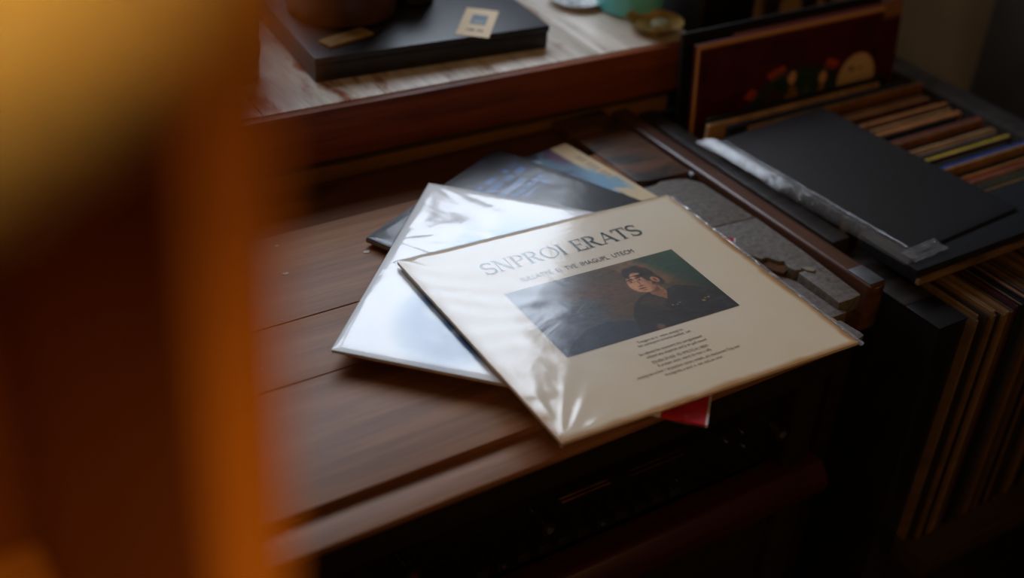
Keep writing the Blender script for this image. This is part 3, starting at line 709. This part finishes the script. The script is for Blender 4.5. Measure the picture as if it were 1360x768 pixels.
for i, (cw, rgb, t) in enumerate(bin_list):
    x1 = min(.884, xr[i] + random.uniform(-.004, .003)); x0 = max(.4965, x1 - .318)
    zt = random.uniform(-.004, .0065) if y > .11 else .0
    if i > 31: zt = .009 + .004 * (i - 31)
    tl = random.uniform(-.002, .002); rgb = tuple(int(q * .86) for q in rgb)
    mb = MB().add([(x0, y, -.147), (x1, y, -.147), (x1, y + t, -.147), (x0, y + t, -.147), (x0, y + tl, zt), (x1, y + tl, zt), (x1, y + t + tl, zt), (x0, y + t + tl, zt)],
                  [(3, 2, 1, 0), (4, 5, 6, 7), (0, 1, 5, 4), (1, 2, 6, 5), (2, 3, 7, 6), (3, 0, 4, 7)])
    o = obj('bin_record', mb, paper(rgb), None, bevel=.0008, seg=1)
    tag(o, '%s record edge in the bin, %s behind the black ledge' % (cw, ORD[i]), 'record', 'records standing in the bin')
    if t >= .005 and i % 2 == 0:
        obj('inner_sleeve', MB().box(x0 + .004, x1 - .003, y + tl + t * .30, y + tl + t * .62, zt - .02, zt + .0012), paper((120, 96, 66)), o)
    y += t + gap

# large red sleeves leaning at the back of the bin
def leaning(x0, x1, yb, zb, yt, zt, th, mat, label, name='bin_record'):
    o = Vector((x0, yt, zt)); ev = Vector((0, yb - yt, zb - zt)); lv = ev.length; ev.normalize()
    en = Vector((1, 0, 0)).cross(ev).normalized()            # toward the back
    if en.y < 0: en = -en
    ob = obj(name, MB().slab(o, (1, 0, 0), ev, en, x1 - x0, lv, th), mat, None, bevel=.0008, seg=1)
    tag(ob, label, 'record', 'records standing in the bin')
    return ob, o, ev, lv
M_red = paper((70, 15, 18), .5, .3)
redA, o, ev, lv = leaning(.504, .834, .372, -.147, .398, .104, .006, M_red, 'dark red record with round cream label and yellow figures, leaning in the bin')
def art_red(S, T):
    n = fbm(S, T, 6, 71); n2 = fbm(S, T, 14, 72)
    c = np.zeros(S.shape + (3,)) + np.array((68, 13, 17.)); c = mixc(c, (54, 9, 14), sst(n, .4, .7))
    a = np.arctan2(T - .50, (S - .56) * 1.0); r = np.hypot(S - .56, (T - .52) * 1.1)
    let = (fbm((a + math.pi) / 6.3, r * 0 + .3, 40, 5, 1) > .45)
    c = mixc(c, (176, 70, 40), ((np.abs(r - .33) < .032) & let & (T < .42)).astype(float) * .9)
    c = mixc(c, (38, 54, 44), ell(S, T, .55, .46, .27, .23, .15))
    c = mixc(c, (70, 30, 30), ell(S, T, .42, .42, .06, .10, .3) * .7)
    c = mixc(c, (132, 92, 40), poly_mask(S, T, [(.46, .60), (.49, .36), (.52, .30), (.56, .38), (.54, .60)]))
    c = mixc(c, (140, 98, 48), poly_mask(S, T, [(.62, .60), (.66, .40), (.69, .34), (.73, .46), (.76, .60)]))
    c = mixc(c, (60, 76, 70), ell(S, T, .60, .44, .035, .10, .3))
    c = mixc(c, (200, 150, 110), ell(S, T, .515, .28, .022, .035, .3)); c = mixc(c, (200, 150, 110), ell(S, T, .69, .32, .022, .035, .3))
    c = mixc(c, (24, 40, 34), sst(n2, .58, .7) * ell(S, T, .55, .46, .27, .23, .15) * .7)
    c = mixc(c, (190, 160, 118), ell(S, T, .885, .37, .108, .140, .04))
    c = mixc(c, (110, 70, 50), ((np.abs(T - .31) < .008) & (np.abs(S - .89) < .05) & (n2 > .4)).astype(float))
    e = np.minimum(np.minimum(S, 1 - S), T)
    c = mixc(c, (190, 142, 86), (1 - sst(T, .018, .03)) * 1.0); c = mixc(c, (190, 142, 86), 1 - sst(S, .012, .022))
    return c
picture('front_print', o + Vector((0, -.0003, 0)), (1, 0, 0), ev, .33, lv, 170, 130, art_red, redA)
redB, o2, ev2, lv2 = leaning(.575, .884, .381, -.147, .410, .1025, .006, paper((80, 20, 22), .5, .3), 'plain dark red record with tan top edge, behind the one with the round label')
picture('front_print', o2 + Vector((0, -.0003, 0)), (1, 0, 0), ev2, .309, lv2, 30, 30, lambda S, T: mixc(np.zeros(S.shape + (3,)) + np.array((64, 13, 16.)), (132, 92, 60), 1 - sst(T, .07, .09)), redB)
leaning(.498, .846, .390, -.147, .4195, .112, .005, paper((20, 18, 17)), 'black record sleeve standing tallest at the back of the bin, behind the red ones')
leaning(.52, .86, .397, -.147, .4265, .106, .004, paper((58, 44, 30)), 'dark brown record sleeve, last one at the very back of the bin')

# black sleeve in thick clear plastic lying on the bin
ZB = .0182
o = Vector((.4845, .3170, ZB)); eub = Vector((.9975, .066, 0)).normalized(); evb = Vector((-.072, -.9974, 0)).normalized()
F = (o, eub, Vector((eub.y, -eub.x, 0)), .190, .292)
bs = thing('record_sleeve', 'matt black record sleeve in layered clear plastic, lying on the bin records', 'record', (.565, .17, .017))
card('cover', F, .0020, noisy('black_grained_card', (34, 36, 40), None), bs, bevel=.0008)
M_layer = film('film_layer', .08, 1.3, 30, .15, (4, 1, 1), haze=.02)
for k in range(3):                                             # open plastic flaps along the left, one above the other, with long pleats
    dx = .0240 - .0060 * k; mb = MB(); n = 60; na = 44
    for j in range(n):
        v = j / (n - 1)
        for i in range(na):
            a = i / (na - 1); e = 1 - a
            p = F[0] + F[1] * (-dx * e - .0003 + .0016 * nz(v * 4, k, 3) * e) + F[2] * (-.012 + .003 * k + (F[4] + .022 - .004 * k) * v)
            h = .00050 * math.sin(a * (26 + 5 * k) + 2.2 * nz(v * 2.2, a * 1.5, k * 5.1)) * min(1, e * 4) + .0004 * nz(v * 5, a * 2, k * 3.1) * e
            mb.v.append((p.x, p.y, ZB - .0016 + .0006 * k + .0012 * a + h))
    mb.f = [(j * na + i, j * na + i + 1, (j + 1) * na + i + 1, (j + 1) * na + i) for j in range(n - 1) for i in range(na - 1)]
    fl = obj('plastic_flap', mb, M_layer, bs)
    for p in fl.data.polygons: p.use_smooth = True
wrap('plastic_cover', F, .0020, film('film_flat', .22, 1.0, 30, .35), bs, lambda u, v: .0003 * (1 + nz(u * 5, v * 7, 33)), 50, grow=.002, gap=.0006)
obj('plastic_seam', MB().cyl(F[0] + F[1] * .0035 + F[2] * .008 + Vector((0, 0, .0009)), F[0] + F[1] * .0035 + F[2] * .284 + Vector((0, 0, .0009)), .0016, 14), film('film_bead', .12, 3.0, 160, .9, haze=.03), bs, smooth=True)
cr = MB(); n = 12
for j in range(n):
    for i in range(n):
        u, v = i / (n - 1), j / (n - 1); p = F[0] + F[1] * (-.012 + .055 * u) + F[2] * (F[4] - .006 + .020 * v)
        cr.v.append((p.x, p.y, ZB + .0002 + .0026 * nz(u * 5, v * 5, 41) + .002 * (1 - v)))
cr.f = [(j * n + i, j * n + i + 1, (j + 1) * n + i + 1, (j + 1) * n + i) for j in range(n - 1) for i in range(n - 1)]
obj('crumpled_corner', cr, film('film_crumple', .1, 2.4, 60, .9, haze=.10), bs, smooth=True)

# records on the open front shelf, spines to the front
low = [('tan', (150, 118, 78), .0035), ('pale tan', (164, 130, 88), .003), ('dark brown', (52, 40, 30), .004), ('tan', (146, 108, 66), .0045), ('cream', (184, 152, 106), .005), ('black', (20, 19, 19), .004), ('tan', (156, 116, 70), .004),
       ('cream', (178, 142, 96), .005), ('brown', (110, 74, 40), .005), ('dark', (34, 26, 24), .006), ('plum', (92, 32, 60), .005), ('black', (18, 18, 22), .007), ('navy', (28, 32, 46), .012), ('slate', (60, 66, 78), .004),
       ('brown', (102, 72, 46), .006), ('tan', (140, 104, 64), .006), ('dark brown', (64, 46, 30), .007), ('brown', (112, 80, 48), .005), ('tan', (156, 116, 66), .006), ('black', (22, 20, 19), .006), ('ochre', (140, 98, 44), .008),
       ('dark brown', (56, 40, 26), .006), ('tan', (140, 102, 58), .005), ('black', (24, 22, 20), .007), ('brown', (106, 76, 44), .006), ('cream', (160, 128, 86), .005), ('brown', (92, 66, 40), .007), ('tan', (136, 102, 62), .006),
       ('dark', (40, 32, 26), .006), ('brown', (100, 70, 42), .006), ('tan', (142, 108, 66), .006), ('dark brown', (60, 44, 30), .008), ('tan', (140, 104, 60), .006), ('brown', (98, 70, 42), .006), ('black', (22, 20, 20), .007), ('tan', (132, 98, 58), .008)]
x = .5195
for i, (cw, rgb, t) in enumerate(low):
    if x + t > .912: break
    yf = -.066 + random.uniform(-.003, .005); zt = -.0165 + random.uniform(-.003, .003); yb = .066; zb = -.3345
    if i in (0, 1): yf += .008; zt -= .004
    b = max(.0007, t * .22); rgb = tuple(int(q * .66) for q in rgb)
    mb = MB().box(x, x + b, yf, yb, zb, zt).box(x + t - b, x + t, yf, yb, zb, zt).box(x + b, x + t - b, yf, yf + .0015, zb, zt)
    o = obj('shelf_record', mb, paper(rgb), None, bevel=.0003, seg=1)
    tag(o, '%s record spine on the open front shelf, %s from the black panel' % (cw, ORD[i]), 'record', 'records on the open front shelf')
    obj('inner_sleeve', MB().box(x + b * 1.2, x + t - b * 1.2, yf + .003, yb, zb, zt - .002), paper((150, 122, 84) if i % 3 else (124, 80, 44)), o)
    x += t + random.uniform(.0006, .0022)
fl_ = MB().prism_x([(-.0665, -.302), (-.0695, -.290), (-.0665, -.282), (-.066, -.30)], .5665, .572)

# ------------------------------------------------------------------ counter behind the cabinet
M_ctop = wood('whitewashed_top', (216, 208, 196), (158, 148, 134), 'y', rough=0.42, spec=0.4, bump=0.12, worn=(134, 70, 38), worn_lo=.57, worn_hi=.64, worn_scale=5)
M_apron = wood('red_brown_apron', (132, 66, 34), (84, 38, 18), 'x', rough=0.5, spec=0.3, fine=.7, bump=0.15)
M_olive = noisy('olive_board', (98, 86, 58), (86, 75, 50), 8, rough=.8, spec=.15)
M_tanb = noisy('tan_board', (146, 102, 54), (126, 86, 44), 8, (1, 4, 4), rough=.75, spec=.2)
CT = .083
ct = thing('counter', 'whitewashed wooden counter with a red-brown front edge, behind the cabinet', 'counter', (-.35, .85, FZ))
A = math.radians(-2.2); ex = Vector((math.cos(A), math.sin(A), 0)); ey = Vector((-math.sin(A), math.cos(A), 0))
c0 = Vector((.556, .4600, 0))                                # front right corner
def cbox(name, u0, u1, v0, v1, z0, z1, mat, bevel=.0015):
    return obj(name, MB().slab(c0 + ex * u0 + ey * v0 + Vector((0, 0, z0)), ex, ey, (0, 0, 1), u1 - u0, v1 - v0, z1 - z0), mat, ct, bevel=bevel)
for k in range(12):
    cbox('top_board', -1.75 + .1459 * k, -1.75 + .1459 * (k + 1) - .0008, .0006, .69, CT - .022, CT, M_ctop, .0012)
cbox('apron', -1.75, 0, -.010, .0002, .019, CT - .0015, M_apron, .0015)
cbox('lower_rail', -1.75, -.004, .024, .036, -.006, .0185, M_olive)
cbox('back_rail', -1.75, -.010, .0215, .036, -.034, -.0065, M_tanb)
cbox('leg', -.05, -.005, .30, .345, FZ, CT - .0225, M_apron)
cbox('leg', -1.70, -1.655, .30, .345, FZ, CT - .0225, M_apron)
cbox('leg', -.05, -.005, .037, .06, FZ, CT - .0225, M_apron)
cbox('leg', -1.70, -1.655, .037, .06, FZ, CT - .0225, M_apron)

# flat black box with a sticker
M_bbox = noisy('black_stained_wood', (34, 36, 42), (22, 23, 27), 26, (1, 6, 1), rough=.42, spec=.45, bump=.12)
bxr = thing('flat_box', 'flat black wooden box with a cream sticker, on the whitewashed counter', 'box', (.2, .62, CT))
be = Vector((.988, -.086, 0)).normalized(); bn = Vector((.086, .988, 0))
p0 = Vector((.060, .533, CT))
obj('body', MB().slab(p0, be, bn, (0, 0, 1), .300, .30, .021), M_bbox, bxr, bevel=.0015)
obj('lid', MB().slab(p0 - be * .001 - bn * .001 + Vector((0, 0, .0215)), be, bn, (0, 0, 1), .302, .302, .0085), M_bbox, bxr, bevel=.0015)
def sticker(S, T):
    n = fbm(S, T, 8, 81)
    c = np.zeros(S.shape + (3,)) + np.array((206, 184, 150.))
    c = mixc(c, (112, 128, 140), ((S > .26) & (S < .76) & (T > .22) & (T < .58)).astype(float))
    c = mixc(c, (84, 100, 116), ((S > .32) & (S < .70) & (T > .30) & (T < .36)).astype(float) * .7)
    c = mixc(c, (150, 150, 140), ((S > .36) & (S < .66) & (T > .42) & (T < .50)).astype(float) * .8)
    c = mixc(c, (92, 84, 76), ((S > .2) & (S < .82) & (T > .74) & (T < .82) & (fbm(S, T * 0, 34, 2, 1) > .4)).astype(float) * .8)
    return c
sx_ = Vector((.0268, -.030, 0)).normalized()
q = [Vector((.2315, .5320)), Vector((.2590, .5010)), Vector((.3280, .5670)), Vector((.2950, .5940))]
mb = MB(); cz = CT + .0305
su = Vector((.030, -.026, 0)).normalized(); sv = Vector((-su.y, su.x, 0))
so_ = Vector((.2952, .5930, cz))
picture('sticker', so_, su, -sv, .040, .086, 40, 60, sticker, bxr, .6)

ppl = obj('folded_paper', MB().slab(Vector((.086, .548, CT + .0302)), Vector((.97, .24, 0)).normalized(), Vector((-.24, .97, 0)).normalized(), (0, 0, 1), .066, .022, .003), paper((150, 120, 74)), None, bevel=.0006)
tag(ppl, 'folded tan paper lying on the flat black box, in front of the brown pot', 'paper')
M_pot = noisy('brown_glaze', (86, 52, 30), (60, 36, 20), 14, rough=.35, spec=.4)
M_potd = noisy('dark_glaze', (30, 26, 24), (22, 19, 18), 14, rough=.35, spec=.4)
pot = thing('pot', 'large round brown pot standing on the flat black box', 'pot', (.152, .650, CT + .030))
prof = [(.058, 0), (.066, .004), (.068, .02), (.069, .12), (.071, .128), (.068, .132), (.064, .128), (.063, .03), (.0, .02)]
obj('body', MB().lathe((.152, .650, CT + .0303), prof, 48, False), M_pot, pot, smooth=True)
obj('foot', MB().lathe((.152, .650, CT + .0301), [(.058, 0), (.0, .0003)], 48, False), M_potd, pot)
cup = thing('cup', 'small black cup on the flat black box, right of the brown pot', 'cup', (.246, .640, CT + .030))
obj('body', MB().lathe((.246, .640, CT + .0303), [(.022, 0), (.026, .004), (.027, .07), (.0255, .07), (.024, .01), (0, .008)], 36, False), M_potd, cup, smooth=True)
obj('handle', MB().lathe((.246, .640, CT + .0303), [(.0275, .05), (.0290, .052), (.0275, .056)], 36, False), M_potd, cup, smooth=True)

# jar with a pale lid at the left, small box beside it
M_jar = noisy('dark_jar', (52, 40, 28), (40, 30, 20), 10, rough=.25, spec=.5)
jar = thing('jar', 'dark glass jar with a pale pink lid, left of the flat black box', 'jar', (-.020, .585, CT))
obj('body', MB().lathe((-.020, .585, CT + .0003), [(.028, 0), (.032, .004), (.033, .085), (.028, .094), (.0, .094)], 40, False), M_jar, jar, smooth=True)
obj('lid', MB().lathe((-.020, .585, CT + .0945), [(.0, 0), (.030, 0), (.0315, .003), (.0315, .016), (.029, .019), (.0, .019)], 40, False), noisy('pink_lid', (206, 170, 150), (190, 152, 132), 20, rough=.4), jar, smooth=True)
obj('label_band', MB().lathe((-.020, .585, CT + .03), [(.0334, 0), (.0336, .012)], 40, False), noisy('label_paper', (168, 130, 104), None, 40), jar, smooth=True)
bx2 = thing('carton', 'small pinkish carton left of the jar with the pale lid', 'box', (-.115, .62, CT))
obj('body', MB().box(-.15, -.08, .59, .65, CT + .0002, CT + .075), noisy('pink_card', (176, 134, 112), None, 20), bx2, bevel=.0015)
obj('flap', MB().box(-.149, -.081, .591, .649, CT + .0752, CT + .0765), noisy('pale_card', (214, 186, 164), None, 20), bx2)

# turquoise tumbler, brass dish, plate
M_turq = noisy('turquoise_glaze', (112, 204, 208), (92, 184, 190), 8, rough=.3, spec=.5, bump=0.03)
tj = thing('tumbler', 'turquoise tumbler standing behind the brass dish on the counter', 'tumbler', (.535, .575, CT))
obj('body', MB().lathe((.537, .572, CT + .0003), [(.038, 0), (.044, .003), (.046, .012), (.048, .10), (.0465, .10), (.043, .014), (0, .010)], 48, False), M_turq, tj, smooth=True)
obj('rim', MB().lathe((.537, .572, CT + .1002), [(.0482, 0), (.0490, .002), (.0480, .004), (.0464, .003)], 48, False), M_turq, tj, smooth=True)
dh = thing('dish', 'small round brass dish holding a pale soap piece, at the counter edge', 'dish', (.5205, .4985, CT))
obj('bowl', MB().lathe((.5195, .4985, CT + .0003), [(.022, 0), (.026, .002), (.036, .012), (.0375, .0145), (.036, .0145), (.026, .005), (0, .004)], 48, False), noisy('old_brass', (184, 152, 90), (120, 98, 54), 30, rough=.35, spec=.5, metal=.3), dh, smooth=True)
sp = obj('soap_piece', MB().lathe((.5245, .4925, CT + .0050), [(.008, 0), (.012, .002), (.0125, .006), (.009, .010), (0, .0105)], 24, False), noisy('pale_green_white', (140, 140, 112), None, 30, rough=.5), None, smooth=True)
tag(sp, 'pale round soap piece lying in the brass dish', 'soap')
pt = thing('saucer', 'white saucer at the top edge, left of the turquoise tumbler', 'saucer', (.478, .612, CT))
obj('plate', MB().lathe((.478, .614, CT + .0003), [(.020, 0), (.024, .001), (.036, .008), (.0375, .010), (.0355, .0095), (.024, .003), (0, .0025)], 48, False), noisy('white_glaze', (206, 208, 206), (190, 194, 194), 20, rough=.25, spec=.5), pt, smooth=True)
obj('cracked_glaze', MB().lathe((.478, .614, CT + .0032), [(.020, 0), (0, .0004)], 40, False), noisy('mottled_glaze', (220, 224, 224), (120, 130, 132), 120, rough=.2, spec=.5), pt, smooth=True)

# ------------------------------------------------------------------ behind the bin
lc = thing('low_cabinet', 'low black cabinet standing behind the record bin, mostly hidden', 'cabinet', (.77, .62, FZ))
obj('body', MB().box(.60, .95, .50, .78, FZ + .04, -.10), M_rack, lc, bevel=.002)
obj('top', MB().box(.595, .955, .495, .785, -.0998, -.085), M_rack, lc, bevel=.002)
obj('plinth', MB().box(.62, .93, .52, .77, FZ, FZ + .0398), M_black, lc)
M_spk = noisy('grey_black_case', (44, 45, 47), (36, 37, 39), 30, rough=.55, spec=.3)
sk = thing('speaker', 'dark grey speaker case behind the right end of the counter', 'speaker', (.672, .6, -.085))
obj('case', MB().box(.612, .712, .515, .66, -.0845, .20), M_spk, sk, bevel=.003)
obj('grille', MB().box(.618, .706, .5115, .5145, -.075, .19), M_black, sk, bevel=.001)
pr = thing('record_sleeve', 'beige sleeve with black print, at the top edge behind the red records', 'record', (.86, .55, -.085))
o3 = Vector((.735, .572, .232)); ev3 = Vector((0, -.05, -.315)).normalized()
obj('cover', MB().slab(o3, (1, 0, 0), ev3, Vector((0, 1, -.16)).normalized(), .205, .318, .005), paper((140, 112, 72)), pr, bevel=.0006)
def art_b(S, T):
    n = fbm(S, T, 7, 91); c = np.zeros(S.shape + (3,)) + np.array((142, 114, 74.))
    return mixc(c, (24, 20, 18), ell(S, T, .45, .55, .34, .30, .2) * sst(n, .36, .5))
picture('front_print', o3 + Vector((0, -.0004, 0)), (1, 0, 0), ev3, .205, .318, 50, 60, art_b, pr)
